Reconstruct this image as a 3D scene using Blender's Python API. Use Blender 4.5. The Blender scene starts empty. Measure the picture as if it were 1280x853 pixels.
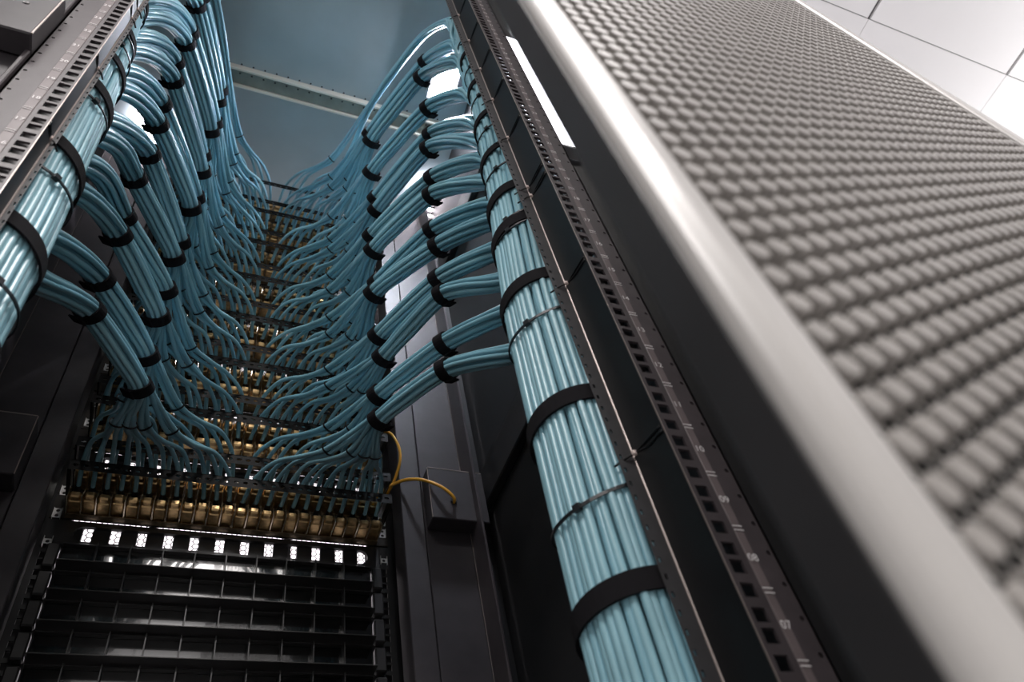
import bpy, math, random
import numpy as np
from mathutils import Matrix, Vector

random.seed(7)
rng = np.random.default_rng(7)
scene = bpy.context.scene
COL = scene.collection
ZC = 0.30                      # height of the lens above the floor; z below is measured from the lens
XC = 0.0667                    # centre line of the rack

# ------------------------------------------------------------------ camera
cam_data = bpy.data.cameras.new('camera')
cam = bpy.data.objects.new('camera', cam_data)
COL.objects.link(cam)
R = np.array([[0.92372402, 0.17442309, 0.34104327],
              [-0.34336489, 0.77169703, 0.53533564],
              [-0.16980718, -0.61160467, 0.77272585]])
cam.matrix_world = Matrix(((R[0][0], -R[0][1], -R[0][2], 0.0),
                           (R[1][0], -R[1][1], -R[1][2], 0.0),
                           (R[2][0], -R[2][1], -R[2][2], ZC),
                           (0, 0, 0, 1)))
cam_data.sensor_fit = 'HORIZONTAL'
cam_data.sensor_width = 36.0
cam_data.lens = 28.0
cam_data.clip_start = 0.01
cam_data.dof.use_dof = True
cam_data.dof.focus_distance = 1.05
cam_data.dof.aperture_fstop = 10.0
scene.camera = cam

# ------------------------------------------------------------------ world, lights, exposure
world = bpy.data.worlds.new('world')
scene.world = world
world.use_nodes = True
bg = world.node_tree.nodes['Background']
bg.inputs[0].default_value = (1.0, 0.965, 0.945, 1)
bg.inputs[1].default_value = 0.62


def area(name, loc, rot, sx, sy, power, color=(1, 1, 1)):
    d = bpy.data.lights.new(name, 'AREA')
    d.shape = 'RECTANGLE'
    d.size, d.size_y = sx, sy
    d.energy = power
    d.color = color
    o = bpy.data.objects.new(name, d)
    COL.objects.link(o)
    o.location = loc
    o.rotation_euler = rot
    return o


# unseen uplights added to brighten the hall ceiling
area('ceiling_fill', (0.6, -1.5, 2.25), (math.pi, 0, 0), 4.0, 0.5, 14.0, (1.0, 0.96, 0.94))
area('ceiling_fill_far', (2.6, 0.6, 2.25), (math.pi, 0, 0), 0.6, 3.0, 6.0, (1.0, 0.97, 0.96))
# the cold aisle behind the front door
area('cold_aisle_lamp', (0.1, 1.75, 2.58), (0, 0, 0), 2.2, 0.5, 60.0, (1.0, 0.93, 0.97))
# unseen lamp added over the photographer for more frontal light
area('hot_aisle_fill', (-0.2, -0.95, 2.60), (0, 0, 0), 2.4, 0.4, 75.0, (1.0, 0.95, 0.93))

scene.view_settings.view_transform = 'Standard'
scene.view_settings.look = 'None'
scene.view_settings.exposure = 0.22
scene.view_settings.gamma = 1.0
scene.view_settings.use_curve_mapping = False


# ------------------------------------------------------------------ materials
def mat(name, color, rough=0.5, metal=0.0, spec=0.5, noise=None, bump=None, emit=None, coat=0.0):
    m = bpy.data.materials.new(name)
    m.use_nodes = True
    nt = m.node_tree
    b = nt.nodes['Principled BSDF']
    b.inputs['Base Color'].default_value = (*color, 1)
    b.inputs['Roughness'].default_value = rough
    b.inputs['Metallic'].default_value = metal
    b.inputs['Specular IOR Level'].default_value = spec
    b.inputs['Coat Weight'].default_value = coat
    tc = nt.nodes.new('ShaderNodeTexCoord')
    if noise:
        scale, amt = noise
        n = nt.nodes.new('ShaderNodeTexNoise')
        n.inputs['Scale'].default_value = scale
        n.inputs['Detail'].default_value = 4
        nt.links.new(tc.outputs['Object'], n.inputs['Vector'])
        r = nt.nodes.new('ShaderNodeMapRange')
        r.inputs['From Min'].default_value = 0.3
        r.inputs['From Max'].default_value = 0.7
        r.inputs['To Min'].default_value = 1 - amt
        r.inputs['To Max'].default_value = 1 + amt
        nt.links.new(n.outputs['Fac'], r.inputs['Value'])
        mx = nt.nodes.new('ShaderNodeVectorMath')
        mx.operation = 'SCALE'
        mx.inputs[0].default_value = color
        nt.links.new(r.outputs['Result'], mx.inputs['Scale'])
        nt.links.new(mx.outputs['Vector'], b.inputs['Base Color'])
    if bump:
        scale, strength = bump
        n2 = nt.nodes.new('ShaderNodeTexNoise')
        n2.inputs['Scale'].default_value = scale
        nt.links.new(tc.outputs['Object'], n2.inputs['Vector'])
        bp = nt.nodes.new('ShaderNodeBump')
        bp.inputs['Strength'].default_value = strength
        bp.inputs['Distance'].default_value = 0.0004
        nt.links.new(n2.outputs['Fac'], bp.inputs['Height'])
        nt.links.new(bp.outputs['Normal'], b.inputs['Normal'])
    if emit:
        b.inputs['Emission Color'].default_value = (*emit[0], 1)
        b.inputs['Emission Strength'].default_value = emit[1]
    return m


M = {}
M['black'] = mat('black_powder_coat', (0.020, 0.019, 0.020), 0.42, noise=(30, 0.15), bump=(900, 0.25))
M['wallblk'] = mat('matt_side_panel', (0.016, 0.016, 0.017), 0.62, noise=(12, 0.1))
M['blackdeep'] = mat('black_steel', (0.008, 0.008, 0.009), 0.45)
M['baffle'] = mat('charcoal_powder_coat', (0.044, 0.039, 0.043), 0.45, spec=0.4, noise=(40, 0.12), bump=(1200, 0.3))
M['rail'] = mat('rail_paint', (0.060, 0.050, 0.054), 0.40, spec=0.33, noise=(60, 0.12), bump=(900, 0.2))
M['railstrip'] = mat('rail_scale_strip', (0.150, 0.122, 0.124), 0.40, spec=0.35, noise=(60, 0.1))
M['flange'] = mat('flange_paint', (0.045, 0.044, 0.047), 0.5, noise=(60, 0.12))
M['edge'] = mat('edge_highlight_steel', (0.40, 0.34, 0.315), 0.38, metal=0.6)  # bright metal for highlights drawn along folds and edges
M['white'] = mat('white_print', (0.85, 0.82, 0.82), 0.6)
M['doorframe'] = mat('door_frame_gloss', (0.39, 0.375, 0.36), 0.30)  # lighter than the grille: the stile's gloss is put into its colour
M['door'] = mat('grille_powder_coat', (0.255, 0.238, 0.222), 0.36, noise=(50, 0.08))
M['roof'] = mat('roof_sheet', (0.37, 0.45, 0.475), 0.62, spec=0.25, noise=(5, 0.12), bump=(300, 0.1))
M['beam'] = mat('galvanised_beam', (0.28, 0.27, 0.23), 0.40, metal=0.3, noise=(30, 0.15))
M['beamlip'] = mat('pale_beam_edge', (0.80, 0.77, 0.68), 0.4, metal=0.1)  # lips paler than the beam
M['cable'] = mat('cable_jacket', (0.265, 0.51, 0.60), 0.30, noise=(14, 0.10), spec=0.65)
M['cable2'] = mat('cable_jacket_paler', (0.31, 0.56, 0.64), 0.30, noise=(14, 0.10), spec=0.65)
M['cable3'] = mat('cable_jacket_deeper', (0.22, 0.465, 0.57), 0.30, noise=(14, 0.10), spec=0.65)
M['velcro'] = mat('hook_strap', (0.010, 0.009, 0.011), 0.9, spec=0.2, bump=(2500, 0.8))
M['bar'] = mat('black_bar_enamel', (0.006, 0.006, 0.006), 0.5, spec=0.15)
M['tie'] = mat('nylon_tie', (0.008, 0.008, 0.010), 0.4)
M['tie_glint'] = mat('tie_highlight', (0.75, 0.6, 0.55), 0.4)  # white highlight dot on each tie, put into the colour
M['brass'] = mat('brass_shield', (0.62, 0.42, 0.20), 0.33, metal=0.85, noise=(120, 0.3))
M['fin'] = mat('bright_divider', (0.85, 0.74, 0.56), 0.25, metal=0.8)
M['bronze'] = mat('dark_bronze', (0.20, 0.15, 0.09), 0.4, metal=0.6, noise=(150, 0.4))  # dark bronze of the jack caps and lips
M['panel'] = mat('patch_panel_steel', (0.030, 0.024, 0.018), 0.35, metal=0.2)
M['nut'] = mat('zinc_nut', (0.75, 0.74, 0.72), 0.3, metal=0.9)
M['gloss'] = mat('gloss_black_plastic', (0.006, 0.006, 0.006), 0.16, noise=(25, 0.3), spec=1.0, coat=1.0)
M['rib'] = mat('satin_black_plastic', (0.020, 0.019, 0.019), 0.38)
M['yellow'] = mat('yellow_wire', (0.85, 0.42, 0.03), 0.4)
M['tile'] = mat('ceiling_tile', (0.86, 0.86, 0.865), 0.85, noise=(3, 0.012), bump=(260, 0.15))
M['slot'] = mat('dark_slot', (0.03, 0.025, 0.03), 0.6)
M['floor'] = mat('raised_floor', (0.52, 0.52, 0.53), 0.5, noise=(8, 0.05))
M['wall'] = mat('white_wall', (0.90, 0.87, 0.89), 0.8, noise=(4, 0.02))
M['led'] = mat('led_diffuser', (1, 1, 1), 0.4, emit=((0.84, 0.88, 1.0), 500.0))
M['led2'] = mat('led_bar_diffuser', (1, 1, 1), 0.4, emit=((0.90, 0.89, 1.0), 5.0))
M['vent_glow'] = mat('vent_glow_sheet', (1, 1, 1), 0.4, emit=((1.0, 0.90, 0.97), 20.0))  # added glow standing for room light through the roof vents
M['lamp_body'] = mat('lamp_housing', (0.5, 0.5, 0.52), 0.4, metal=0.5)
M['screw'] = mat('screw_head', (0.35, 0.34, 0.34), 0.3, metal=0.9)

# ------------------------------------------------------------------ builders
WO = {}


def tag(o, label=None, cat=None, group=None, kind=None):
    if label:
        o['label'] = label
    if cat:
        o['category'] = cat
    if group:
        o['group'] = group
    if kind:
        o['kind'] = kind
    return o


def thing(name, loc, label, cat, group=None):
    o = bpy.data.objects.new(name, None)
    o.empty_display_size = 0.05
    COL.objects.link(o)
    w = Vector((loc[0], loc[1], loc[2] + ZC))
    o.location = w
    WO[o.name] = w
    tag(o, label, cat, group)
    return o


def link(name, me, parent=None, origin=(0, 0, 0)):
    """link a mesh whose verts are relative to origin (world)"""
    o = bpy.data.objects.new(name, me)
    COL.objects.link(o)
    w = Vector(origin)
    if parent is not None:
        o.parent = parent
        o.location = w - WO[parent.name]
    else:
        o.location = w
    WO[o.name] = w
    return o


class MB:
    def __init__(self):
        self.v, self.f, self.mi = [], [], []
        self.m = 0

    def add(self, vs, fs):
        n = len(self.v)
        self.v += [tuple(p) for p in vs]
        self.f += [tuple(i + n for i in f) for f in fs]
        self.mi += [self.m] * len(fs)

    def box(self, x0, x1, y0, y1, z0, z1, bev=0.0):
        if bev <= 0:
            vs = [(x, y, z) for x in (x0, x1) for y in (y0, y1) for z in (z0, z1)]
            fs = [(0, 1, 3, 2), (4, 6, 7, 5), (0, 4, 5, 1), (2, 3, 7, 6), (0, 2, 6, 4), (1, 5, 7, 3)]
            self.add(vs, fs)
            return
        b = min(bev, (x1 - x0) / 2.01, (y1 - y0) / 2.01, (z1 - z0) / 2.01)
        vs, idx = [], {}
        for sx, X in ((0, x0), (1, x1)):
            for sy, Y in ((0, y0), (1, y1)):
                for sz, Z in ((0, z0), (1, z1)):
                    dx, dy, dz = (b if sx == 0 else -b), (b if sy == 0 else -b), (b if sz == 0 else -b)
                    idx[(sx, sy, sz, 'x')] = len(vs); vs.append((X, Y + dy, Z + dz))
                    idx[(sx, sy, sz, 'y')] = len(vs); vs.append((X + dx, Y, Z + dz))
                    idx[(sx, sy, sz, 'z')] = len(vs); vs.append((X + dx, Y + dy, Z))
        fs = []
        I = lambda a, k: idx[(*a, k)]
        for s in (0, 1):
            fs.append([I((s, a, c), 'x') for a, c in ((0, 0), (0, 1), (1, 1), (1, 0))])
            fs.append([I((a, s, c), 'y') for a, c in ((0, 0), (1, 0), (1, 1), (0, 1))])
            fs.append([I((a, c, s), 'z') for a, c in ((0, 0), (0, 1), (1, 1), (1, 0))])
        for p in (0, 1):
            for q in (0, 1):
                fs.append([I((p, q, 0), 'x'), I((p, q, 1), 'x'), I((p, q, 1), 'y'), I((p, q, 0), 'y')])
                fs.append([I((p, 0, q), 'x'), I((p, 1, q), 'x'), I((p, 1, q), 'z'), I((p, 0, q), 'z')])
                fs.append([I((0, p, q), 'y'), I((1, p, q), 'y'), I((1, p, q), 'z'), I((0, p, q), 'z')])
        for a in (0, 1):
            for c in (0, 1):
                for d in (0, 1):
                    fs.append([I((a, c, d), 'x'), I((a, c, d), 'y'), I((a, c, d), 'z')])
        self.add(vs, fs)

    def disc(self, c, r, n=10, depth=0.002):
        """short cylinder along -y, its face toward the viewer"""
        x, y, z = c
        a = [2 * math.pi * i / n for i in range(n)]
        vs = [(x + r * math.cos(t), y, z + r * math.sin(t)) for t in a] + \
             [(x + r * math.cos(t), y - depth, z + r * math.sin(t)) for t in a]
        fs = [tuple(range(n, 2 * n))] + [(i, (i + 1) % n, n + (i + 1) % n, n + i) for i in range(n)]
        self.add(vs, fs)

    def build(self, name, material, parent=None, origin=None, smooth=False):
        mats = material if isinstance(material, (list, tuple)) else [material]
        V = np.array(self.v, float)
        V[:, 2] += ZC
        if origin is None:
            lo, hi = V.min(0), V.max(0)
            o3 = ((lo[0] + hi[0]) / 2, (lo[1] + hi[1]) / 2, lo[2])
        else:
            o3 = (origin[0], origin[1], origin[2] + ZC)
        me = bpy.data.meshes.new(name)
        me.from_pydata((V - np.array(o3)).tolist(), [], self.f)
        for m in mats:
            me.materials.append(m)
        if len(mats) > 1:
            me.polygons.foreach_set('material_index', self.mi)
        if smooth:
            me.polygons.foreach_set('use_smooth', [True] * len(me.polygons))
        me.update()
        import bmesh
        if len(self.f) < 4000:
            bm = bmesh.new(); bm.from_mesh(me)
            bmesh.ops.recalc_face_normals(bm, faces=bm.faces)
            bm.to_mesh(me); bm.free()
        return link(name, me, parent, o3)


def holed_strip(mb, x0, x1, z0, z1, y, holes, depth=0.002):
    """a vertical strip with one column of holes; holes = (cx, cz, w, h, n) from low to high"""
    zs = [z0]
    for a, b in zip(holes[:-1], holes[1:]):
        zs.append((a[1] + a[3] / 2 + b[1] - b[3] / 2) / 2)
    zs.append(z1)
    for (cx, cz, w, h, n), za, zb in zip(holes, zs[:-1], zs[1:]):
        _cell(mb, x0, x1, za, zb, y, cx, cz, w, h, n, depth)


def _cell(mb, x0, x1, za, zb, y, cx, cz, w, h, n, depth, swap=False):
    outer = [(x0, za), (cx, za), (x1, za), (x1, cz), (x1, zb), (cx, zb), (x0, zb), (x0, cz)]
    if n == 4:
        s, t = w / 2, h / 2
        inner = [(cx - s, cz - t), (cx, cz - t), (cx + s, cz - t), (cx + s, cz), (cx + s, cz + t), (cx, cz + t), (cx - s, cz + t), (cx - s, cz)]
    else:
        inner = []
        for i in range(8):
            a = math.radians(-135 + 45 * i)
            inner.append((cx + w / 2 * math.cos(a), cz + h / 2 * math.sin(a)))
    vs = [(p[0], y, p[1]) for p in outer] + [(p[0], y, p[1]) for p in inner] + [(p[0], y + depth, p[1]) for p in inner]
    fs = []
    for i in range(8):
        j = (i + 1) % 8
        fs.append((i, j, 8 + j, 8 + i))
        fs.append((8 + i, 8 + j, 16 + j, 16 + i))
    mb.add(vs, fs)


def catmull(P, n=8):
    P = np.array(P, float)
    P = np.vstack([2 * P[0] - P[1], P, 2 * P[-1] - P[-2]])
    out = []
    for i in range(1, len(P) - 2):
        p0, p1, p2, p3 = P[i - 1:i + 3]
        # centripetal
        t01 = max(np.linalg.norm(p1 - p0), 1e-6) ** 0.5
        t12 = max(np.linalg.norm(p2 - p1), 1e-6) ** 0.5
        t23 = max(np.linalg.norm(p3 - p2), 1e-6) ** 0.5
        m1 = p2 - p1 + t12 * ((p1 - p0) / t01 - (p2 - p0) / (t01 + t12))
        m2 = p2 - p1 + t12 * ((p3 - p2) / t23 - (p3 - p1) / (t12 + t23))
        for k in range(n):
            t = k / n
            out.append((2 * t ** 3 - 3 * t ** 2 + 1) * p1 + (t ** 3 - 2 * t ** 2 + t) * m1 + (-2 * t ** 3 + 3 * t ** 2) * p2 + (t ** 3 - t ** 2) * m2)
    out.append(P[-2])
    return np.array(out)


def frames(C, ref=(0, 0, 1)):
    T = np.gradient(C, axis=0)
    T /= np.linalg.norm(T, axis=1)[:, None]
    u = np.cross(ref, T[0])
    if np.linalg.norm(u) < 1e-3:
        u = np.cross((0, 1, 0), T[0])
    u /= np.linalg.norm(u)
    U = [u]
    for i in range(1, len(C)):
        u = U[-1] - T[i] * (U[-1] @ T[i])
        u /= np.linalg.norm(u)
        U.append(u)
    U = np.array(U)
    return T, U, np.cross(T, U)


def tube_mesh(name, C, r, sides, material, origin):
    """a round tube along C (lens-height coordinates)"""
    C = np.array(C, float)
    T, U, W = frames(C)
    a = np.linspace(0, 2 * math.pi, sides, endpoint=False)
    ring = np.cos(a)[None, :, None] * U[:, None, :] + np.sin(a)[None, :, None] * W[:, None, :]
    V = (C[:, None, :] + r * ring).reshape(-1, 3)
    V[:, 2] += ZC
    V -= np.array((origin[0], origin[1], origin[2] + ZC))
    n = len(C)
    i = np.arange(n - 1)[:, None] * sides
    k = np.arange(sides)[None, :]
    k2 = (k + 1) % sides
    F = np.stack([i + k, i + k2, i + sides + k2, i + sides + k], -1).reshape(-1, 4)
    faces = F.tolist()
    faces.append(list(range(sides))[::-1])
    faces.append(list(range((n - 1) * sides, n * sides)))
    me = bpy.data.meshes.new(name)
    me.from_pydata(V.tolist(), [], faces)
    me.materials.append(material)
    sm = [True] * (len(faces) - 2) + [False, False]
    me.polygons.foreach_set('use_smooth', sm)
    me.update()
    return me


def tube(name, C, r, sides, material, parent):
    o = WO[parent.name] if parent is not None else Vector((C[0][0], C[0][1], C[0][2] + ZC))
    org = (o[0], o[1], o[2] - ZC)
    me = tube_mesh(name, C, r, sides, material, org)
    return link(name, me, parent, o)


def loop_band(mb, c, t, u, w, ru, rw, width, thick, n=22):
    """a flat strap around axis t at c, semi axes ru (along u) and rw (along w)"""
    c, t, u, w = (np.array(x, float) for x in (c, t, u, w))
    prof = [(0, -width / 2), (thick, -width / 2), (thick, width / 2), (0, width / 2)]
    vs, fs = [], []
    for i in range(n):
        a = 2 * math.pi * i / n
        for (dr, dt) in prof:
            vs.append(c + u * math.cos(a) * (ru + dr) + w * math.sin(a) * (rw + dr) + t * dt)
    for i in range(n):
        j = (i + 1) % n
        for k in range(4):
            l = (k + 1) % 4
            fs.append((4 * i + k, 4 * i + l, 4 * j + l, 4 * j + k))
    mb.add(vs, fs)


def obox(mb, c, a, b, d):
    """box with half-vectors a, b, d"""
    c, a, b, d = (np.array(x, float) for x in (c, a, b, d))
    vs = [c + i * a + j * b + k * d for i in (-1, 1) for j in (-1, 1) for k in (-1, 1)]
    mb.add(vs, [(0, 1, 3, 2), (4, 6, 7, 5), (0, 4, 5, 1), (2, 3, 7, 6), (0, 2, 6, 4), (1, 5, 7, 3)])


def struct(o):
    o['kind'] = 'structure'
    return o


# ------------------------------------------------------------------ the hall
m = MB(); m.box(-3.2, 4.4, -3.2, 3.2, -0.36, -0.30); struct(m.build('floor', M['floor']))
ZCEIL = 2.33
m = MB(); m.box(-3.2, 4.4, -3.2, 3.2, ZCEIL + 0.010, ZCEIL + 0.06); ceil = struct(m.build('ceiling', M['slot']))
tx0, ty0 = 0.725 * ZCEIL - 0.6 * 6, 0.171 - 0.6 * 5
for i in range(11):
    for j in range(10):
        x0, y0 = tx0 + 0.6 * i, ty0 + 0.6 * j
        wide = 0.006 if y0 < 0.17 - 1e-3 else 0.0009
        mt = MB()
        mt.box(x0 + wide, x0 + 0.6 - wide, y0 + 0.0012, y0 + 0.6 - 0.0012, ZCEIL, ZCEIL + 0.011)
        mt.build('ceiling_tile', M['tile'], ceil)
m = MB(); m.box(-3.2, 4.4, 2.35, 2.42, -0.30, ZCEIL); struct(m.build('wall_back', M['wall']))

# ------------------------------------------------------------------ the rack
rack = thing('server_rack', (XC, 0.62, -0.30), 'tall open black server rack filled with pale blue patch cables', 'server rack')
Z0, Z1 = -0.28, 1.86

m = MB(); m.box(-0.333, 0.467, 0.085, 1.17, 1.90, 1.93); m.build('roof_panel', M['roof'], rack)
m = MB()
m.box(-0.333, 0.467, 0.704, 0.742, 1.885, 1.90)
beam = m.build('roof_beam', M['beam'], rack)
tag(beam, 'galvanised beam crossing the underside of the roof')
for ya, yb in ((0.701, 0.7065), (0.7395, 0.745)):
    m = MB(); m.box(-0.333, 0.467, ya, yb, 1.876, 1.90, 0.001); m.build('beam_lip', M['beamlip'], beam)
rivet_me = None
for i in range(30):
    x = -0.32 + 0.026 * i
    for yy, zz in ((0.6985, 1.8985), (0.7145, 1.8835)):
        if rivet_me is None:
            m = MB()
            aa = [2 * math.pi * k / 8 for k in range(8)]
            vs = [(x + 0.0022 * math.cos(q), yy + 0.0022 * math.sin(q), zz) for q in aa] + [(x + 0.0013 * math.cos(q), yy + 0.0013 * math.sin(q), zz - 0.0012) for q in aa]
            m.add(vs, [tuple(range(8, 16))] + [(k, (k + 1) % 8, 8 + (k + 1) % 8, 8 + k) for k in range(8)])
            rivet_me = m.build('rivet', M['blackdeep'], beam, (x, yy, zz)).data
        else:
            link('rivet', rivet_me, beam, (x, yy, zz + ZC))
m = MB(); m.box(-0.338, -0.333, 0.085, 1.17, Z0, 1.93); m.build('side_panel', M['wallblk'], rack)
m = MB(); m.box(0.467, 0.472, 0.085, 1.17, Z0, 1.93); m.build('side_panel', M['wallblk'], rack)
m = MB(); m.box(-0.333, 0.467, 0.085, 1.17, -0.30, -0.28); m.build('base_panel', M['black'], rack)
# horizontal side braces
for zz in (0.852, 0.05, 1.55):
    m = MB(); m.box(0.452, 0.467, 0.33, 0.935, zz, zz + 0.072, 0.002); m.build('side_brace', M['black'], rack)
    m = MB(); m.box(-0.333, -0.318, 0.36, 0.935, zz, zz + 0.072, 0.002); m.build('side_brace', M['black'], rack)

# ------ front uprights: flange, wide baffle and its return, left and right of the panels
for s in (1, -1):
    X = lambda a: XC + s * a
    bx = lambda mb, a, b, y0, y1, z0, z1, bev=0.0: mb.box(min(X(a), X(b)), max(X(a), X(b)), y0, y1, z0, z1, bev)
    off = 0.0 if s > 0 else 0.004
    m = MB(); bx(m, 0.2465 - off, 0.2815 - off, 0.935, 0.985, Z0, Z1, 0.0012); m.build('upright_flange', M['baffle'], rack)
    m = MB(); bx(m, 0.2832 - off, 0.357, 0.937, 0.945, Z0, Z1, 0.0010); m.build('baffle_plate', M['baffle'], rack)
    m = MB(); bx(m, 0.3575, 0.3615, 0.889, 0.945, Z0, Z1, 0.0008); m.build('baffle_return', M['rail'], rack)
    m = MB(); bx(m, 0.357, 0.3576, 0.9362, 0.9370, Z0, Z1); m.build('baffle_edge_highlight', M['edge'], rack)  # thin bright strip for the highlight along the plate edge
    m = MB(); bx(m, 0.3618, 0.3995, 0.95, 0.956, Z0, Z1); m.build('corner_filler', M['blackdeep'], rack)


def u_holes(z0, z1, cx, w, h):
    out, k = [], 0
    z = z0
    while z < z1 - 0.05:
        for d in (0.00635, 0.02223, 0.03810):
            out.append((cx, z + d, w, h, 4))
        z += 0.04445
    return out


def front_rail(xa, xb, cx):
    m = MB()
    holed_strip(m, xa, xb, Z0, Z1, 1.004, u_holes(Z0 + 0.0051, Z1, cx, 0.0095, 0.0095), 0.002)
    return m.build('front_rail', M['blackdeep'], rack)


for (a, b_) in ((-0.333, -0.150), (0.284, 0.467)):
    m = MB(); m.box(a, b_, 1.040, 1.046, Z0, Z1); m.build('leak_blocker', M['blackdeep'], rack)  # added behind the rails to stop light leaking past the panels
fr_l = front_rail(-0.180, -0.148, -0.1658)
fr_r = front_rail(0.281, 0.313, 0.2990)


def cage_nut(x, z, par, slots=2):
    m = MB()
    for k in range(slots):
        zc = z + 0.0085 * (k - (slots - 1) / 2)
        holed_strip(m, x - 0.0052, x + 0.0052, zc - 0.0042, zc + 0.0042, 0.9992, [(x, zc, 0.0054, 0.0054, 8)], 0.003)
    for (a, b) in ((x - 0.0055, x - 0.0048), (x + 0.0048, x + 0.0055)):
        m.box(a, b, 0.997, 1.003, z - 0.008, z + 0.008)
    return m.build('cage_nut', M['nut'], par)


for z in (0.772, 0.821, 0.862, 0.960, 1.003, 1.049, 1.139, 1.18):
    cage_nut(-0.1655, z, fr_l, 1 if z < 0.78 else 2)
for z in (0.785, 0.838, 0.862, 0.96, 1.003, 1.07, 1.139, 1.18):
    cage_nut(0.2990, z, fr_r, 1 if z < 0.79 else 2)


# ------ rear rails with square holes, scale strip, lacing flange
def rear_rail(s, y, xe, sqc, st0, st1, rc, xo, yw, xf):
    """xe inner edge, sqc centre of square holes, st0..st1 scale strip, rc round holes, xo outer edge, yw depth of the web, xf lacing flange end"""
    lo, hi = min, max
    m = MB()
    # square-hole column, plain band, round-hole column
    e1 = (sqc * 2 - xe)
    holed_strip(m, lo(xe, e1), hi(xe, e1), Z0, Z1, y, u_holes(Z0 + 0.0051, Z1, sqc, 0.0094, 0.0094), 0.0022)
    m.box(lo(e1, st0), hi(e1, st0), y, y + 0.002, Z0, Z1)
    rin = st1
    hs = []
    z = Z0 + 0.011
    while z < Z1 - 0.02:
        hs.append((rc, z, 0.0036, 0.0036, 8)); z += 0.022225
    holed_strip(m, lo(rin, xo), hi(rin, xo), Z0, Z1, y, hs, 0.002)
    # web going back, outer return
    m.box(lo(xo, xo - s * 0.0018), hi(xo, xo - s * 0.0018), y, y + 0.02, Z0, Z1)
    # a dark strip added further down keeps the holes dark
    rail = m.build('rear_rail', M['rail'], rack)
    m = MB(); m.box(lo(st0, st1), hi(st0, st1), y - 0.0006, y + 0.0015, Z0, Z1, 0.0004)
    m.build('scale_strip', M['railstrip'], rail)
    # lacing flange with its small holes
    m = MB()
    hs = []
    z = Z0 + 0.006
    while z < Z1 - 0.01:
        hs.append((xf + s * (0.0035 if s > 0 else 0.0016), z, 0.0022 if s > 0 else 0.0014, 0.0042, 4)); z += 0.0127
    holed_strip(m, lo(xf, xe), hi(xf, xe), Z0, Z1, yw, hs, 0.0015)
    m.build('lacing_flange', M['flange'], rail)
    m = MB(); m.box(lo(xe, xe + s * 0.0018), hi(xe, xe + s * 0.0018), y + 0.0001, yw, Z0, Z1)
    m.build('rail_web', M['blackdeep'], rail)
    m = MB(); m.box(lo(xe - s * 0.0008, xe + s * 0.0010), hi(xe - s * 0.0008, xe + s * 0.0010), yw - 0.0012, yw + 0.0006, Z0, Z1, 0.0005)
    m.build('fold_highlight', M['edge'], rail)  # bright strip drawn as the highlight on the fold
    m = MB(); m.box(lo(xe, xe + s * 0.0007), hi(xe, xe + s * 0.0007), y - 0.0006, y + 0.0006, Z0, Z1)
    m.build('cut_edge_highlight', M['edge'], rail)
    # dark strip added to stand for the shade inside the square holes
    m = MB(); m.box(lo(xe + s * 0.002, st0), hi(xe + s * 0.002, st0), y + 0.010, y + 0.012, Z0 if s < 0 else 0.44, Z1)
    m.build('hole_shade', M['blackdeep'], rail)
    # printed unit numbers and half-unit marks
    cx = (st0 + st1) / 2
    mk = MB()
    n = -4
    z = Z0 + 0.0051
    while z < Z1 - 0.04:
        if z > 0.02:
            cu = bpy.data.curves.new('unit_number', 'FONT')
            cu.body = '%02d' % n
            cu.size = 0.0074
            cu.align_x = 'CENTER'; cu.align_y = 'CENTER'
            cu.materials.append(M['white'])
            tmp = bpy.data.objects.new('tmp_text', cu)
            COL.objects.link(tmp)
            me = bpy.data.meshes.new_from_object(tmp)
            bpy.data.objects.remove(tmp)
            me.name = 'unit_number'
            t = bpy.data.objects.new('unit_number', me)
            COL.objects.link(t)
            t.parent = rail
            t.rotation_euler = (math.pi / 2, 0, 0)
            t.location = Vector((cx, y - 0.0012, z + ZC)) - WO[rail.name]
            for d in (-0.0016, 0.0016):
                mk.box(cx - 0.0034, cx + 0.0034, y - 0.0011, y - 0.0007, z + 0.0222 + d - 0.0003, z + 0.0222 + d + 0.0003)
        z += 0.04445
        n += 1
    k = mk.build('scale_marks', M['white'], rail)
    k['kind'] = 'stuff'
    return rail


rr = rear_rail(1, 0.300, 0.2895, 0.2985, 0.3080, 0.3145, 0.3262, 0.3310, 0.3395, 0.2750)
rl = rear_rail(-1, 0.335, -0.1556, -0.1632, -0.1712, -0.1795, -0.1965, -0.2010, 0.3535, -0.1508)
tag(rr, 'rear rail with square holes beside the perforated door')
tag(rl, 'rear rail with square holes on the opposite side from the door')
# rear baffles between rail and side panel
m = MB(); m.box(0.336, 0.4665, 0.318, 0.326, Z0, 1.86); m.build('rear_baffle', M['blackdeep'], rack)
m = MB(); m.box(-0.333, -0.2055, 0.340, 0.350, Z0, 1.86); m.build('rear_baffle', M['baffle'], rack)
m = MB(); m.box(-0.2062, -0.2018, 0.331, 0.345, Z0, 1.86, 0.001); m.build('rear_baffle_return', M['rail'], rack)

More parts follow.
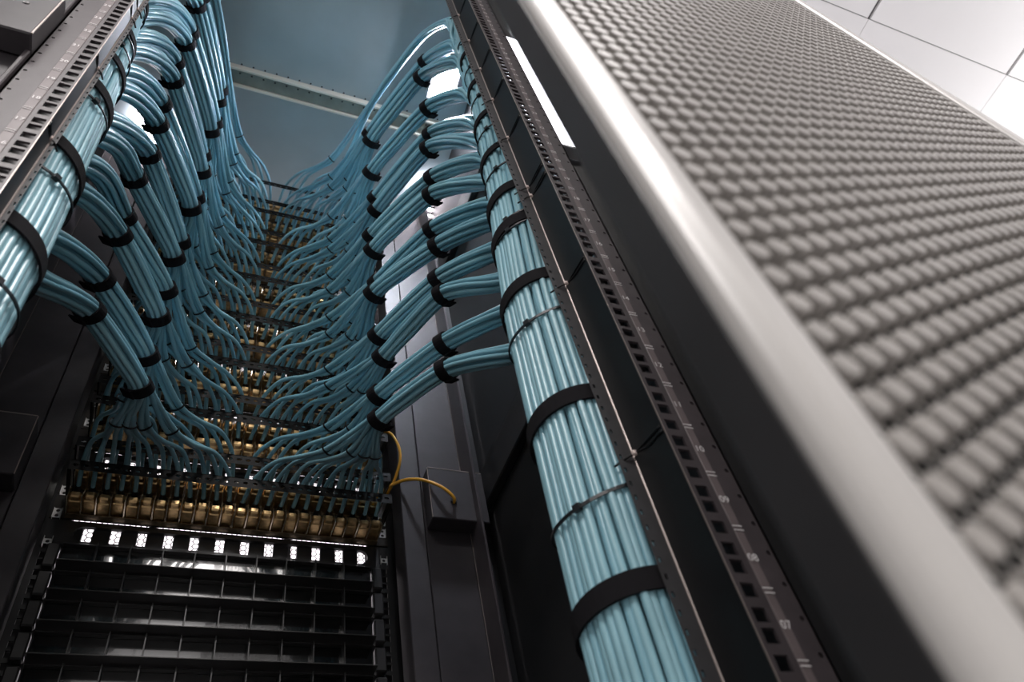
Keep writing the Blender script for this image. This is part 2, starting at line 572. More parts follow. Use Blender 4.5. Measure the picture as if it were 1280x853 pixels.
# ------------------------------------------------------------------ junction boxes
def jbox(x0, x1, y0, y1, z0, z1, label, screw):
    t = thing('junction_box', ((x0 + x1) / 2, y1, z0), label, 'box', None)
    m = MB(); m.box(x0, x1, y0, y1, z0, z1, 0.0016); m.build('box_body', M['baffle'], t)
    m = MB(); m.box(x0 + 0.001, x1 - 0.001, y0 - 0.0004, y0 + 0.0012, z1 - 0.0011, z1 + 0.0003); m.build('edge_highlight', M['edge'], t)  # bright bars: the box's edge highlights put into colour
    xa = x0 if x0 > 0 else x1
    m = MB(); m.box(xa - 0.0006, xa + 0.0006, y0 - 0.0004, y0 + 0.0010, z0 + 0.001, z1 - 0.001); m.build('edge_highlight', M['edge'], t)
    m = MB(); m.disc((screw[0], y0, screw[1]), 0.0028, 10, 0.0010); m.build('screw', M['screw'], t)
    m = MB(); m.disc((screw[0], y0 - 0.0006, screw[1]), 0.0012, 8, 0.0006); m.build('screw_socket', M['blackdeep'], t)
    return t


b = jbox(0.352, 0.447, 0.905, 0.936, 0.800, 0.905, 'black steel box the yellow wire enters', (0.428, 0.858))
m = MB(); m.disc((0.390, 0.905, 0.837), 0.005, 12, 0.0025); m.build('cable_gland', M['blackdeep'], b)
jbox(-0.313, -0.2125, 0.900, 0.936, 0.795, 0.905, 'black box with one screw on the baffle below the lowest left cable bundle', (-0.263, 0.862))
jbox(-0.332, -0.2010, 0.315, 0.339, 0.788, 0.905, 'black steel box beside the rear rail, above the dark gap', (-0.224, 0.858))

# ------------------------------------------------------------------ panels in the front rails
U = 0.04445
ORD = ['lowest', 'second', 'third', 'fourth', 'fifth', 'sixth', 'seventh', 'eighth', 'ninth', 'tenth', 'eleventh', 'twelfth', 'thirteenth', 'fourteenth', 'topmost']
ROWS = []
for k in range(8):
    for h in range(2):
        if k == 7 and h == 1:
            continue
        ROWS.append(0.833 + 3 * U * k + 0.0450 * h)
PITCH = 0.0184
PORTX = [XC + (j - 11.5) * PITCH for j in range(24)]

# shared jack meshes (around the port centre)
def jack_meshes():
    m = MB()
    m.box(-0.0079, 0.0079, 0.967, 1.000, -0.0150, 0.0015, 0.0016)
    m.box(-0.0070, 0.0070, 0.958, 0.970, -0.0135, -0.0035, 0.0022)
    a = m.build('jack', M['brass'], None, (0, 0, 0)).data
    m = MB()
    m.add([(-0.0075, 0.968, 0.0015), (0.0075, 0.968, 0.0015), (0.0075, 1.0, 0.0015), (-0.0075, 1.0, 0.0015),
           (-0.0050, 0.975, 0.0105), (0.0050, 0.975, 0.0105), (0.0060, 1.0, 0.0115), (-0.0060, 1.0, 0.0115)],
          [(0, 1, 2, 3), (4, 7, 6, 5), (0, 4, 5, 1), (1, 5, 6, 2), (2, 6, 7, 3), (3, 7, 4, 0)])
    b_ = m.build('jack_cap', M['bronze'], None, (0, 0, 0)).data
    m = MB()
    n = 9
    a_ = [2 * math.pi * i / n for i in range(n)]
    vs = []
    for (y, r) in ((0.975, 0.0047), (0.962, 0.0044), (0.957, 0.0036)):
        vs += [(r * math.cos(t), y, 0.004 + r * math.sin(t)) for t in a_]
    fs = [(q * n + i, q * n + (i + 1) % n, (q + 1) * n + (i + 1) % n, (q + 1) * n + i) for q in (0, 1) for i in range(n)] + [tuple(range(2 * n, 3 * n))]
    m.add(vs, fs)
    c = m.build('boot', M['blackdeep'], None, (0, 0, 0)).data
    for o in [o for o in bpy.data.objects if o.name in ('jack', 'jack_cap', 'boot')]:
        bpy.data.objects.remove(o)
    for me in (a, b_, c):
        co = np.zeros(len(me.vertices) * 3); me.vertices.foreach_get('co', co)
        co = co.reshape(-1, 3); co[:, 1] -= 1.0; co[:, 2] -= ZC if False else 0.0
        me.vertices.foreach_set('co', co.ravel()); me.update()
    return a, b_, c


ME_JACK, ME_CAP, ME_BOOT = jack_meshes()


def lacing_bar_mesh(m, zr):
    """flat bar with oblong holes held out on two arms"""
    x0, x1, y = XC - 0.222, XC + 0.222, 0.9095
    zb, zt = zr - 0.0105, zr + 0.0075
    n = 34
    for i in range(n):
        a, b_ = x0 + (x1 - x0) * i / n, x0 + (x1 - x0) * (i + 1) / n
        _cell(m, a, b_, zb, zt, y, (a + b_) / 2, (zb + zt) / 2, 0.0078, 0.0050, 8, 0.0015)
    m.box(x0, x1, y, y + 0.004, zt - 0.0012, zt)
    for xa in (x0 - 0.002, x1):
        m.box(xa, xa + 0.002, y, 1.004, zb, zt)


for r, zr in enumerate(ROWS):
    k, h = divmod(r, 2)
    zb = 0.812 + 3 * U * k + U * h
    lab = '%s patch panel %s, with a row of gold jacks' % (ORD[r], 'from the bottom' if 0 < r < 14 else 'of the stack')
    t = thing('patch_panel', (XC, 1.0, zb), lab, 'patch panel', 'patch panels in the rack')
    m = MB(); m.box(XC - 0.2405, XC + 0.2405, 1.0, 1.003, zb + (0.0014 if h == 0 else 0.0006), zb + U - 0.0006); m.build('panel_plate', M['panel'], t)
    m = MB(); m.box(XC - 0.2215, XC + 0.2215, 0.990, 1.0, zr - 0.0190, zr - 0.0180); m.build('support_lip', M['bronze'], t)
    m = MB()
    for j in range(25):
        x = XC + (j - 12) * PITCH
        m.add([(x - 0.0007, 0.955, zr - 0.0165), (x + 0.0007, 0.955, zr - 0.0165), (x + 0.0007, 1.0, zr - 0.0185), (x - 0.0007, 1.0, zr - 0.0185),
               (x - 0.0007, 0.968, zr + 0.0105), (x + 0.0007, 0.968, zr + 0.0105), (x + 0.0007, 1.0, zr + 0.0140), (x - 0.0007, 1.0, zr + 0.0140)],
              [(0, 1, 2, 3), (4, 7, 6, 5), (0, 4, 5, 1), (1, 5, 6, 2), (2, 6, 7, 3), (3, 7, 4, 0)])
    m.build('dividers', M['fin'], t)
    m = MB(); lacing_bar_mesh(m, zr)
    tag(m.build('cable_bar', M['bar'], t), 'black punched bar carrying the cables')
    for j in range(24):
        o = link('jack', ME_JACK, t, (PORTX[j], 1.0, zr + ZC + (0.0012 if j % 2 else -0.0012)))
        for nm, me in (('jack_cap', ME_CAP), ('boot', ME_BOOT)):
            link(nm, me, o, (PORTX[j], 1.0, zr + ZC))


def slot_panel(zb, lab):
    t = thing('slotted_panel', (XC, 1.0, zb), lab, 'panel', 'slotted filler panels')
    x0, x1, z0, z1 = XC - 0.2405, XC + 0.2405, zb + 0.0006, zb + U - 0.0020
    s0, s1, c0, c1 = XC - 0.205, XC + 0.207, zb + 0.0085, zb + 0.0345
    m = MB()
    rad = (c1 - c0) / 2
    cz = (c0 + c1) / 2
    n = 8
    inner = [(s0 + rad + rad * math.cos(a), cz + rad * math.sin(a)) for a in np.linspace(1.5 * math.pi, 0.5 * math.pi, n)] + \
            [(s1 - rad + rad * math.cos(a), cz + rad * math.sin(a)) for a in np.linspace(0.5 * math.pi, -0.5 * math.pi, n)]
    outer = []
    for (x, z) in inner:
        if x < s0 + rad - 1e-6 and abs(z - cz) < rad * 0.9:
            outer.append((x0, z0 + (z - c0) / (c1 - c0) * (z1 - z0)))
        elif x > s1 - rad + 1e-6 and abs(z - cz) < rad * 0.9:
            outer.append((x1, z0 + (z - c0) / (c1 - c0) * (z1 - z0)))
        else:
            outer.append((x0 if x < XC else x1, z1 if z > cz else z0))
    N = len(inner)
    vs = [(x, 1.0, z) for x, z in outer] + [(x, 1.0, z) for x, z in inner] + [(x, 1.006, z) for x, z in inner]
    fs = [(i, (i + 1) % N, N + (i + 1) % N, N + i) for i in range(N)] + [(N + i, N + (i + 1) % N, 2 * N + (i + 1) % N, 2 * N + i) for i in range(N)]
    m.add(vs, fs)
    m.build('panel_plate', M['rib'], t)
    # fingers of the manager in front of the slot
    fx = XC - 0.205
    step = 0.0352
    for i in range(13):
        a = fx + step * i - 0.0120
        m = MB(); m.box(a, a + 0.0230, 1.0075, 1.0135, zb + 0.001, zb + U + 0.0030, 0.001); m.build('finger', M['blackdeep'], t)
    return t


slot_panel(0.7676, 'black slotted panel with bright openings, just under the lowest patch panel')
for k in range(7):
    slot_panel(0.812 + 3 * U * k + 2 * U, '%s slotted black panel counted from the bottom, between two patch panels' % ORD[k + 1])


def blank_panel(i):
    zb = 0.7676 - U * (i + 1)
    nm = ['first', 'second', 'third', 'fourth', 'fifth'][i]
    t = thing('blanking_panel', (XC, 1.0, zb), '%s glossy ribbed blanking panel under the slotted panel' % nm, 'panel', 'blanking panels under the patch panels')
    x0, x1 = XC - 0.2115, XC + 0.2085
    m = MB(); m.box(x0, x1, 1.0, 1.003, zb + 0.0006, zb + U - 0.0006); m.build('panel_face', M['gloss'], t)
    m = MB(); m.box(x0, x1, 0.972, 1.0, zb + 0.0008, zb + 0.0026, 0.0005); m.build('bottom_flange', M['rib'], t)
    m = MB(); m.box(x0, x1, 0.992, 1.0, zb + U - 0.0026, zb + U - 0.0008, 0.0005); m.build('top_flange', M['rib'], t)
    for j in range(9):
        x = x0 + (x1 - x0) * (j + 1) / 10
        m = MB(); m.box(x - 0.0008, x + 0.0008, 0.984, 1.0, zb + 0.0026, zb + U - 0.0026); m.build('rib', M['rib'], t)
    for s in (-1, 1):
        a = x0 - 0.018 if s < 0 else x1 + 0.002
        m = MB(); m.box(a, a + 0.016, 0.990, 1.003, zb + 0.004, zb + U - 0.004, 0.002); m.build('end_clip', M['rib'], t)


for i in range(5):
    blank_panel(i)
m = MB(); m.box(XC - 0.2405, XC + 0.2405, 1.0, 1.003, Z0, 0.5445); m.build('lower_blank_plate', M['blackdeep'], rack)

# ------------------------------------------------------------------ front door: perforated, the cold aisle shines through
def hex_grid(x0, x1, z0, z1, y, pitch, hole, depth, twelve, both=True):
    """sheet with a hexagonal field of holes, columns upright"""
    dx = pitch * math.sqrt(3) / 2
    nx = int((x1 - x0) / dx)
    nz = int((z1 - z0) / pitch)
    cr = pitch / math.sqrt(3)
    ang6 = np.radians(np.arange(6) * 60)
    if twelve:
        h = []
        for i in range(6):
            for d in (-13.5, 13.5):
                a = math.radians(60 * i + d)
                h.append((hole / 2 * math.cos(a) * 1.02, hole / 2 * math.sin(a) * 1.02))
        h = np.array(h)
    else:
        h = np.stack([np.cos(ang6), np.sin(ang6)], 1) * hole / math.sqrt(3)
    o = np.stack([np.cos(ang6), np.sin(ang6)], 1) * cr
    nh = len(h)
    cell_v = [(p[0], 0, p[1]) for p in o] + [(p[0], 0, p[1]) for p in h]
    if depth:
        cell_v += [(p[0], depth, p[1]) for p in h]
        if both:
            cell_v += [(p[0], depth, p[1]) for p in o]
    cell_v = np.array(cell_v)
    cf = []
    for i in range(6):
        j = (i + 1) % 6
        if twelve:
            cf.append([i, j, 6 + 2 * j, 6 + (2 * i + 1)])
            cf.append([i, 6 + 2 * i + 1, 6 + 2 * i])
        else:
            cf.append([i, j, 6 + j, 6 + i])
        if depth and both:
            q = 6 + 2 * nh
            if twelve:
                cf.append([q + j, q + i, 6 + nh + 2 * i + 1, 6 + nh + 2 * j])
                cf.append([q + i, 6 + nh + 2 * i, 6 + nh + 2 * i + 1])
            else:
                cf.append([q + j, q + i, 6 + nh + i, 6 + nh + j])
    if depth:
        for i in range(nh):
            j = (i + 1) % nh
            cf.append([6 + i, 6 + j, 6 + nh + j, 6 + nh + i])
    centers = []
    for a in range(nx):
        for b_ in range(nz):
            centers.append((x0 + dx * (a + 0.5), y, z0 + pitch * (b_ + (0.25 if a % 2 else 0.75))))
    centers = np.array(centers)
    V = (centers[:, None, :] + cell_v[None]).reshape(-1, 3)
    nv = len(cell_v)
    F = []
    for i in range(len(centers)):
        F += [[k + i * nv for k in f] for f in cf]
    return V, F


def sheet(name, VF, material, parent, origin):
    V, F = VF
    V = V.copy(); V[:, 2] += ZC
    o3 = np.array((origin[0], origin[1], origin[2] + ZC))
    me = bpy.data.meshes.new(name)
    me.from_pydata((V - o3).tolist(), [], F)
    me.materials.append(material)
    me.update()
    return link(name, me, parent, o3)


fd = thing('front_door', (XC, 1.16, -0.28), 'closed perforated front door glowing white behind the patch panels', 'door')
sheet('perforated_sheet', hex_grid(-0.31, 0.445, Z0 + 0.02, 1.86, 1.16, 0.0098, 0.0078, 0.0, False), M['black'], fd, (XC, 1.16, -0.28))
for (a, b_) in ((-0.333, -0.30), (0.434, 0.467)):
    m = MB(); m.box(a, b_, 1.145, 1.168, Z0, 1.885, 0.002); m.build('door_stile', M['black'], fd)
for (a, b_) in ((Z0, Z0 + 0.03), (1.855, 1.885)):
    m = MB(); m.box(-0.30, 0.434, 1.145, 1.168, a, b_, 0.002); m.build('door_rail', M['black'], fd)
for x in (-0.0455, 0.172):
    m = MB(); m.box(x - 0.006, x + 0.006, 1.140, 1.158, Z0, 1.86); m.build('stiffener', M['blackdeep'], fd)

# ------------------------------------------------------------------ rear door leaf, closed, close to the lens


def dimple_sheet(x0, x1, z0, z1, y, p, hgt):
    """pressed sheet: round raised pads in a hexagonal field, bridged along the six directions, openings at the corners"""
    dx = p * math.sqrt(3) / 2
    nx, nz = int((x1 - x0) / dx), int((z1 - z0) / p)
    n = 12
    ang = np.radians(np.array([30 + 60 * (i // 2) + (-11 if i % 2 == 0 else 11) if False else 15 + 30 * i for i in range(n)]))       # pairs straddle the six edge directions at 30, 90, ...
    vs = []
    for rad, yy in ((0.318, 0.0), (0.318, -0.88 * hgt), (0.295, -1.0 * hgt)):
        vs += [(p * rad * math.cos(q), yy, p * rad * math.sin(q)) for q in ang]
    cf = []
    for ring in (0, 1):
        for i in range(n):
            j = (i + 1) % n
            cf.append([ring * n + i, ring * n + j, (ring + 1) * n + j, (ring + 1) * n + i])
    cf.append(list(range(2 * n, 3 * n)))
    # bridges to the middle of each hexagon edge
    for k in range(6):
        e = math.radians(30 + 60 * k)
        c, s_ = math.cos(e), math.sin(e)
        hw = p * 0.06
        b0 = len(vs)
        vs += [(p * 0.5 * c + hw * s_, 0.0, p * 0.5 * s_ - hw * c), (p * 0.5 * c - hw * s_, 0.0, p * 0.5 * s_ + hw * c)]
        cf.append([2 * k, b0, b0 + 1, 2 * k + 1])
    vs = np.array(vs)
    cs = np.array([(x0 + dx * (a + 0.5), y, z0 + p * (b_ + (0.25 if a % 2 else 0.75))) for a in range(nx) for b_ in range(nz)])
    V = (cs[:, None, :] + vs[None]).reshape(-1, 3)
    nv = len(vs)
    return V, [[q + i * nv for q in f] for i in range(len(cs)) for f in cf]


YD = 0.064
rd = thing('rear_door', (0.29, YD, -0.28), 'closed half of the split rear door with honeycomb perforation', 'door')
sh = sheet('perforated_sheet', dimple_sheet(0.1120, 0.4700, Z0 + 0.02, 1.87, YD + 0.0062, 0.01092, 0.0048), M['door'], rd, (0.29, YD, -0.28))


def rounded_bar(x0, x1, y0, y1, z0, z1, r):
    m = MB()
    pts = []
    for cx, a0 in ((x1 - r, -90), (x0 + r, -180)):
        for k in range(7):
            a = math.radians(a0 + (0 if cx > x0 + r + 1e-9 else 0) + 15 * k)
            pts.append((cx + r * math.cos(a), y0 + r + r * math.sin(a)))
    # order: left arc (-180..-90) then right arc (-90..0)
    left = pts[7:]; right = pts[:7]
    prof = left + right + [(x1, y1), (x0, y1)]
    n = len(prof)
    vs = [(p[0], p[1], z0) for p in prof] + [(p[0], p[1], z1) for p in prof]
    fs = [(i, (i + 1) % n, n + (i + 1) % n, n + i) for i in range(n)] + [tuple(range(n))[::-1], tuple(range(n, 2 * n))]
    m.add(vs, fs)
    return m


m = rounded_bar(0.0965, 0.1130, YD, YD + 0.0066, Z0, 1.89, 0.0062); m.build('door_stile', M['doorframe'], rd)
m = MB(); m.box(0.0969, 0.1126, YD + 0.0067, YD + 0.0212, Z0, 1.89, 0.001); tag(m.build('stile_channel', M['black'], rd), 'black inner channel of the door edge')
m = rounded_bar(0.468, 0.482, YD, YD + 0.0212, Z0, 1.89, 0.0022); m.build('door_stile', M['doorframe'], rd)
for (a, b_) in ((Z0, Z0 + 0.022), (1.868, 1.89)):
    m = MB(); m.box(0.1131, 0.4679, YD, YD + 0.0205, a, b_, 0.002); m.build('door_rail', M['door'], rd)

# ------------------------------------------------------------------ lamps and glowing roof vents in the rack
t = thing('led_bar', (0.355, 0.312, 0.857), 'glowing white vertical light bar between the rear rail and the door', 'lamp')
m = MB(); m.box(0.3335, 0.366, 0.306, 0.3175, 0.862, 1.272, 0.001); m.build('diffuser_or_glow', M['led2'], t)
m = MB(); m.box(0.3335, 0.366, 0.304, 0.3175, 0.857, 0.862); m.build('end_cap', M['lamp_body'], t)
t = thing('led_lamp', (0.40, 0.60, 1.86), 'bright white lamp under the roof glaring between upper right cable bundles', 'lamp')
m = MB(); m.box(0.368, 0.410, 0.540, 0.628, 1.858, 1.862); m.build('diffuser_or_glow', M['led'], t)
m = MB(); m.box(0.358, 0.420, 0.528, 0.640, 1.862, 1.90); m.build('lamp_housing', M['lamp_body'], t)

t = thing('glowing_vent', (-0.245, 0.90, 1.86), 'roof vent with added white glow behind a honeycomb louvre, peeking between upper left cable bundles', 'lamp')
m = MB(); m.box(-0.268, -0.216, 0.862, 0.962, 1.884, 1.899); m.build('diffuser_or_glow', M['vent_glow'], t)
V, F = hex_grid(-0.270, -0.214, 0.860, 0.964, 0.0, 0.0090, 0.0066, 0.0, False)
V = V[:, [0, 2, 1]]; V[:, 2] = 1.876
sheet('honeycomb_louvre', (V, F), M['blackdeep'], t, (-0.245, 0.90, 1.876))
t = thing('glowing_vent', (0.445, 0.94, 1.86), 'slatted roof vent with added white glow near the roof edge behind right cable bundles', 'lamp')
m = MB(); m.box(0.405, 0.466, 0.86, 1.02, 1.884, 1.899); m.build('diffuser_or_glow', M['vent_glow'], t)
for i in range(9):
    m = MB(); m.box(0.405, 0.466, 0.865 + 0.0185 * i, 0.871 + 0.0185 * i, 1.872, 1.882); m.build('slat', M['blackdeep'], t)

# ------------------------------------------------------------------ cables
CR = 0.0032
# packed cross-section for twelve cables
HEX = []
for (row, cnt, off) in ((1.5, 2, 0), (0.5, 4, 0), (-0.5, 4, 0), (-1.5, 2, 0)):
    for c in range(cnt):
        HEX.append(((c - (cnt - 1) / 2) * 2.02 * CR, row * 1.78 * CR))
HEX = np.array(HEX)
LOW = ['lowest', 'second-lowest', 'third-lowest', 'fourth-lowest', 'fifth-lowest', 'sixth-lowest', 'seventh-lowest', 'eighth-lowest']
TOP = ['topmost', 'second from the top', 'third from the top', 'fourth from the top', 'fifth from the top', 'sixth from the top', 'seventh from the top']


def which(r, s):
    """place of a bundle in its column; the right column lacks the bundle of row 11"""
    rows = [q for q in range(15) if not (q == 11 and s > 0)]
    i = rows.index(r)
    return LOW[i] if i < 8 else TOP[len(rows) - 1 - i]


def bundle(r, s):
    zr = ROWS[r]
    side = 'right' if s > 0 else 'left'
    ncab = 12 if r < 14 else 6
    yi = 0.752 - 0.0053 * r
    yo = 0.645 - 0.0105 * r
    I = np.array((0.231 if s > 0 else -0.083, yi, zr + 0.003))
    O = np.array((0.297 if s > 0 else -0.146, yo, zr))
    ye = yo - 0.092
    if s > 0:
        rx = np.interp(r, [0, 1, 3, 4, 6, 8, 10, 12, 14], [0.636, 0.634, 0.642, 0.656, 0.672, 0.70, 0.738, 0.772, 0.802])
        rz = np.interp(r, [0, 1, 2, 3, 4, 5, 6, 7, 8, 9, 10, 12, 13, 14], [1.395, 1.55, 1.685, 1.835, 2.005, 2.11, 2.27, 2.44, 2.60, 2.78, 3.08, 3.50, 3.75, 4.08])
        E = np.array((rx * ye, ye, rz * ye))
        G = np.array((E[0] - 0.006, ye + (0.402 - ye) * 0.62, E[2] - 0.105))
        H = np.array((0.316, 0.400, zr - 0.40))
    else:
        rx = np.interp(r, [0, 1, 4, 5, 6, 7, 8, 10, 14], [-0.322, -0.315, -0.312, -0.322, -0.338, -0.347, -0.355, -0.376, -0.405])
        dz = np.interp(r, [0, 1, 3, 4, 5, 7, 8, 10, 14], [0.088, 0.075, 0.070, 0.098, 0.112, 0.124, 0.150, 0.180, 0.205])
        E = np.array((rx * ye, ye, zr - dz))
        G = np.array((-0.187, ye + (0.42 - ye) * 0.62, E[2] - 0.105))
        H = np.array((-0.192, 0.420, zr - 0.40))
    I, O, E, G = (q * 0.958 for q in (I, O, E, G))
    t = thing('cable_bundle', (I[0], I[1], I[2] - 0.02), '%s bundle of pale blue cables on the %s, two black straps' % (which(r, s), side) if r < 14 else 'topmost thin fan of pale blue cables on the %s, without straps' % side, 'cable bundle', 'cable bundles on the %s side' % side)
    wob = rng.normal(0, 1, 3)
    I = I + wob * (0.003, 0.004, 0.002)
    O = O + rng.normal(0, 1, 3) * (0.003, 0.004, 0.002)
    # frame at the straps
    mid = np.array((XC + s * 0.120, 0.835, zr - 0.010))
    core = catmull([mid, I, O, E, G, H], 10)
    for _ in range(14):                                      # relax the bend into an even arc
        core[23:-6] = 0.5 * core[23:-6] + 0.25 * (core[22:-7] + core[24:-5])
    T, Uv, Wv = frames(core)
    def fr(i):
        T_ = T[i]
        u = np.cross(T_, (0, 0, 1)); u /= np.linalg.norm(u)      # sideways
        w = np.cross(u, T_)                                      # up
        return T_, u, w
    stations = [10, 14, 20, 24, 27, 30, 34, 38, 42, 50]
    w_key = []
    T_i, u_i, w_i = fr(10)
    inward = -s if u_i[0] > 0 else s
    rot = rng.uniform(-0.25, 0.25)
    c_, s_ = math.cos(rot), math.sin(rot)
    H2 = HEX @ np.array([[c_, s_], [-s_, c_]])
    score = H2[:, 0] * inward * 0.8 + H2[:, 1] * 0.6
    order = np.argsort(-score)
    ties = []
    groups = {}
    tie_off = (0.102, 0.134, 0.153, 0.168)
    for j in range(ncab):
        px = XC + s * PITCH * (j + 0.5)
        g = j // 3
        hx, hz = H2[order[j]]
        T0 = np.array((XC + s * tie_off[g], 0.800 + (0.006 if g == 0 else 0) - 0.002 * (r % 3), zr - 0.024 + (0.004 if g == 0 else 0)))
        jit = rng.normal(0, 1, (6, 3)) * 0.0011
        tri = (j % 3) - 1
        bend = (T0[0] - px)
        P = [(px, 0.968, zr + 0.004), (px + bend * 0.02, 0.948, zr + 0.0055),
             (px + bend * 0.10 + jit[0, 0], 0.910, zr + 0.0115 + abs(jit[0, 2]) * 0.6),
             (px + bend * 0.34 + jit[1, 0], 0.872 + jit[1, 1], zr + 0.0110 + (0.003 if tri == 0 else 0) + jit[1, 2]),
             (px + bend * 0.70 + jit[2, 0], 0.838 + jit[2, 1], zr - 0.0050 + (0.003 if tri == 0 else 0) + jit[2, 2]),
             T0 + np.array((s * tri * 0.0042, tri * 0.0034, 0.0035 if tri == 0 else -0.0010))]
        for st in stations:
            Tt, uu, ww = fr(st)
            if st == 20:
                sp = 1.06
            elif st in (10,):
                sp = 1.02
            elif st == 14:
                sp = 1.06
            else:
                sp = 1.10
            P.append(core[st] + uu * hx * sp + ww * hz * sp + rng.normal(0, 1, 3) * (0.0003 if st in (14, 27) else 0.0))
        C = catmull(P, 5)
        mt = (M['cable'], M['cable'], M['cable2'], M['cable3'])[int(rng.integers(0, 4))]
        tube('cable', C, CR, 8, mt, t)
        groups.setdefault(g, []).append(C[25])
    for g, pts in groups.items():
        if len(pts) < 2:
            continue
        pc = np.mean(pts, 0)
        d = np.array((I - pc)); d /= np.linalg.norm(d)
        dd = np.array((s * 0.55, -0.8, 0)); dd /= np.linalg.norm(dd)
        d = dd if g < 2 else d
        u = np.cross(d, (0, 0, 1)); u /= np.linalg.norm(u)
        w = np.cross(u, d)
        m = MB(); loop_band(m, pc, d, u, w, 0.0088, 0.0062, 0.0024, 0.0011, 16)
        obox(m, pc + w * 0.0074, u * 0.0020, w * 0.0014, d * 0.0022)
        m.build('zip_tie', M['tie'], t)
    if ncab == 12:
        for st in (10, 20):
            T_, u, w = fr(st)
            ru, rw = 0.0142, 0.0118
            m = MB(); loop_band(m, core[st], T_, u, w, ru, rw, 0.0150, 0.0022, 24)
            # free tail of the strap
            ang = math.radians(-58 if (s > 0) == (u[0] > 0) else -122)
            base = core[st] + u * math.cos(ang) * (ru + 0.003) + w * math.sin(ang) * (rw + 0.003)
            tang = -u * math.sin(ang) + w * math.cos(ang)
            if (s > 0) != (u[0] > 0):
                tang = -tang
            obox(m, base + tang * 0.004 + T_ * 0.001, tang * 0.008, T_ * 0.0068, (u * math.cos(ang) + w * math.sin(ang)) * 0.0011)
            m.build('hook_strap', M['velcro'], t)
    return t


for r in range(len(ROWS)):
    for s in (1, -1):
        if not (r == 11 and s > 0):      # the gap the lamp glares through
            bundle(r, s)


# ------------------------------------------------------------------ the two vertical trunks
def interp(z, tab):
    return np.array([np.interp(z, [q[0] for q in tab], [q[i] for q in tab]) for i in (1, 2, 3)])


TR = [(-0.3, 0.286, 0.389, 0.0445), (0.30, 0.2885, 0.389, 0.0445), (0.60, 0.296, 0.389, 0.0440), (0.90, 0.315, 0.386, 0.0390), (1.20, 0.3235, 0.381, 0.0300), (1.65, 0.326, 0.378, 0.0170)]
TL = [(-0.3, -0.178, 0.402, 0.0450), (0.60, -0.179, 0.402, 0.0450), (0.90, -0.186, 0.402, 0.0400), (1.20, -0.199, 0.396, 0.0310), (1.65, -0.205, 0.392, 0.0180)]


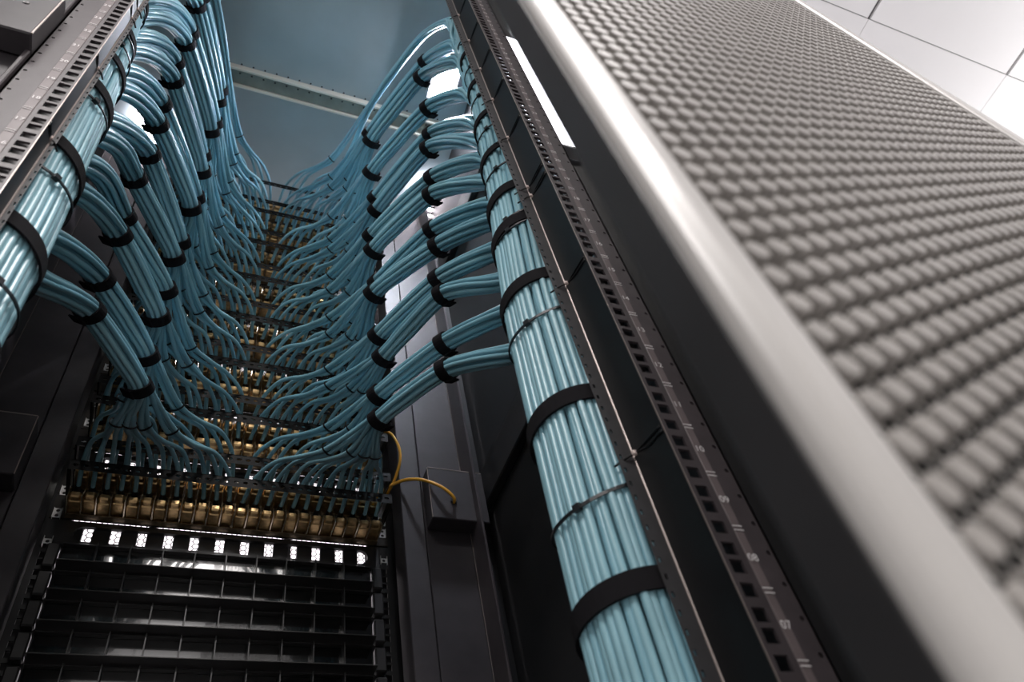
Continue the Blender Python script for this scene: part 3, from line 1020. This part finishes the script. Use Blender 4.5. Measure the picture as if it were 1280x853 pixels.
def trunk(tab, s, ties, straps, label):
    c0 = interp(-0.28, tab)
    t = thing('vertical_cable_bundle', (c0[0], c0[1], -0.28), label, 'cable bundle', None)
    zs = np.arange(-0.28, 1.66, 0.032)
    layers = ((44, 0.0), (36, 0.0062))
    for li, (N, inset) in enumerate(layers):
        for i in range(N):
            th0 = 2 * math.pi * i / N + rng.normal(0, 0.02)
            w1, w2, ph = rng.normal(0, 0.022), rng.normal(0, 0.016), rng.uniform(0, 6.28)
            rad0 = rng.normal(0, 0.0007)
            top = 1.64 if i % 3 == 0 else (1.25 if i % 3 == 1 else 0.92)
            C = []
            for z in zs:
                if z > top + 0.06:
                    break
                cx, cy, rr_ = interp(z, tab)
                th = th0 + w1 * math.sin(5.0 * z + ph) + w2 * math.sin(11 * z + 2 * ph) + 0.10 * s * z
                sink = 0.0
                if z > top - 0.12:
                    sink = min(1.0, (z - top + 0.12) / 0.18) * 0.010
                rad = max(rr_ - CR - inset + rad0 - sink, 0.002)
                C.append((cx + rad * math.cos(th), cy + rad * math.sin(th), z))
            if len(C) < 4:
                continue
            tube('cable', catmull(C, 2), CR * 1.06, 8, M['cable'] if rng.random() < 0.5 else M['cable2'], t)
    up = np.array((0, 0, 1.0)); ux = np.array((1.0, 0, 0)); uy = np.array((0, 1.0, 0))
    for z in straps:
        cx, cy, rr_ = interp(z, tab)
        m = MB(); loop_band(m, (cx, cy, z), up, ux, uy, rr_ + 0.0012, rr_ + 0.0012, 0.0165 if z < 0.9 else 0.013, 0.0022, 48)
        m.build('hook_strap', M['velcro'], t)
    for (z, tilt, ax, ay) in ties:
        cx, cy, rr_ = interp(z, tab)
        axis = up
        u = np.array((1.0, 0, -tilt * ax)); w = np.array((0, 1.0, -tilt * ay))   # slanted loop hugging the round bundle
        m = MB(); loop_band(m, (cx, cy, z), axis, u, w, rr_ + 0.0014, rr_ + 0.0014, 0.0030, 0.0014, 44)
        # tie head, toward the aisle
        a = math.radians(-152 if s > 0 else -40)
        hp = np.array((cx, cy, z)) + (u * math.cos(a) + w * math.sin(a)) * (rr_ + 0.0024)
        obox(m, hp, (u * math.cos(a) + w * math.sin(a)) * 0.0024, (-u * math.sin(a) + w * math.cos(a)) * 0.0028, axis * 0.0030)
        m.build('zip_tie', M['tie'], t)
        # the loop that goes on to the rail
        if s > 0:
            pts = [(0.2742, 0.345, z + 0.006), (0.283, 0.3375, z + 0.010), (0.2885, 0.3360, z + 0.013), (0.2890, 0.320, z + 0.010), (0.2890, 0.3010, z + 0.006)]
        else:
            pts = [(-0.1490, 0.358, z + 0.008), (-0.1520, 0.3515, z + 0.011), (-0.1552, 0.3505, z + 0.014), (-0.1553, 0.343, z + 0.013), (-0.1553, 0.3345, z + 0.012)]
        for dz in (0, 0.0045):
            q = [(p[0], p[1], p[2] - (dz if i > 2 else 0)) for i, p in enumerate(pts)]
            tube('tie_loop', catmull(q, 4), 0.0009, 6, M['tie'], t)
        m = MB(); e = pts[2]; m.box(e[0] - 0.0022, e[0] + 0.0016, e[1] - 0.0022, e[1] + 0.0010, e[2] - 0.0022, e[2] + 0.0022, 0.0008)
        m.build('tie_glint', M['tie_glint'], t)
    return t


trunk(TR, 1,
      [(0.362, 0.30, -1.0, -0.55), (0.580, 0.33, -1.0, -0.55), (0.752, 0.36, -1.0, -0.55), (0.772, 0.30, -1.0, -0.55), (0.905, 0.33, -1.0, -0.55), (1.030, 0.36, -1.0, -0.55), (1.150, 0.30, -1.0, -0.55), (1.280, 0.33, -1.0, -0.55), (1.420, 0.36, -1.0, -0.55)],
      [0.10, 0.275, 0.450, 0.625, 0.745, 0.825, 0.945, 1.065, 1.20, 1.34],
      'thick vertical bundle of pale blue cables along the rear rail nearest the perforated door')
trunk(TL, -1,
      [(0.500, 0.2, 0, -1), (0.655, 0.3, 0, -1), (0.820, 0.3, 0, -1), (0.985, 0.3, 0, -1), (1.02, 0.3, 0, -1), (1.15, 0.3, 0, -1), (1.3, 0.3, 0, -1)],
      [0.30, 0.450, 0.560, 0.697, 0.842, 0.930, 1.03, 1.17, 1.32],
      'thick vertical bundle of pale blue cables along the left rear rail, below a black box')

# ------------------------------------------------------------------ yellow wires
w1 = tube('yellow_wire', catmull([(0.275, 0.965, 0.865), (0.284, 0.95, 0.878), (0.3125, 0.93, 0.890), (0.335, 0.912, 0.882), (0.362, 0.897, 0.861), (0.379, 0.893, 0.844), (0.3885, 0.897, 0.835), (0.390, 0.905, 0.834)], 6), 0.0026, 8, M['yellow'], None)
tag(w1, 'yellow wire arching from the panels into the black steel box', 'wire')
w2 = tube('yellow_wire', catmull([(0.298, 0.955, 1.030), (0.306, 0.932, 0.998), (0.3150, 0.928, 0.965), (0.3155, 0.931, 0.935), (0.308, 0.945, 0.905), (0.299, 0.97, 0.89)], 6), 0.0024, 8, M['yellow'], None)
tag(w2, 'short yellow wire hanging against the upright above the arching one', 'wire')
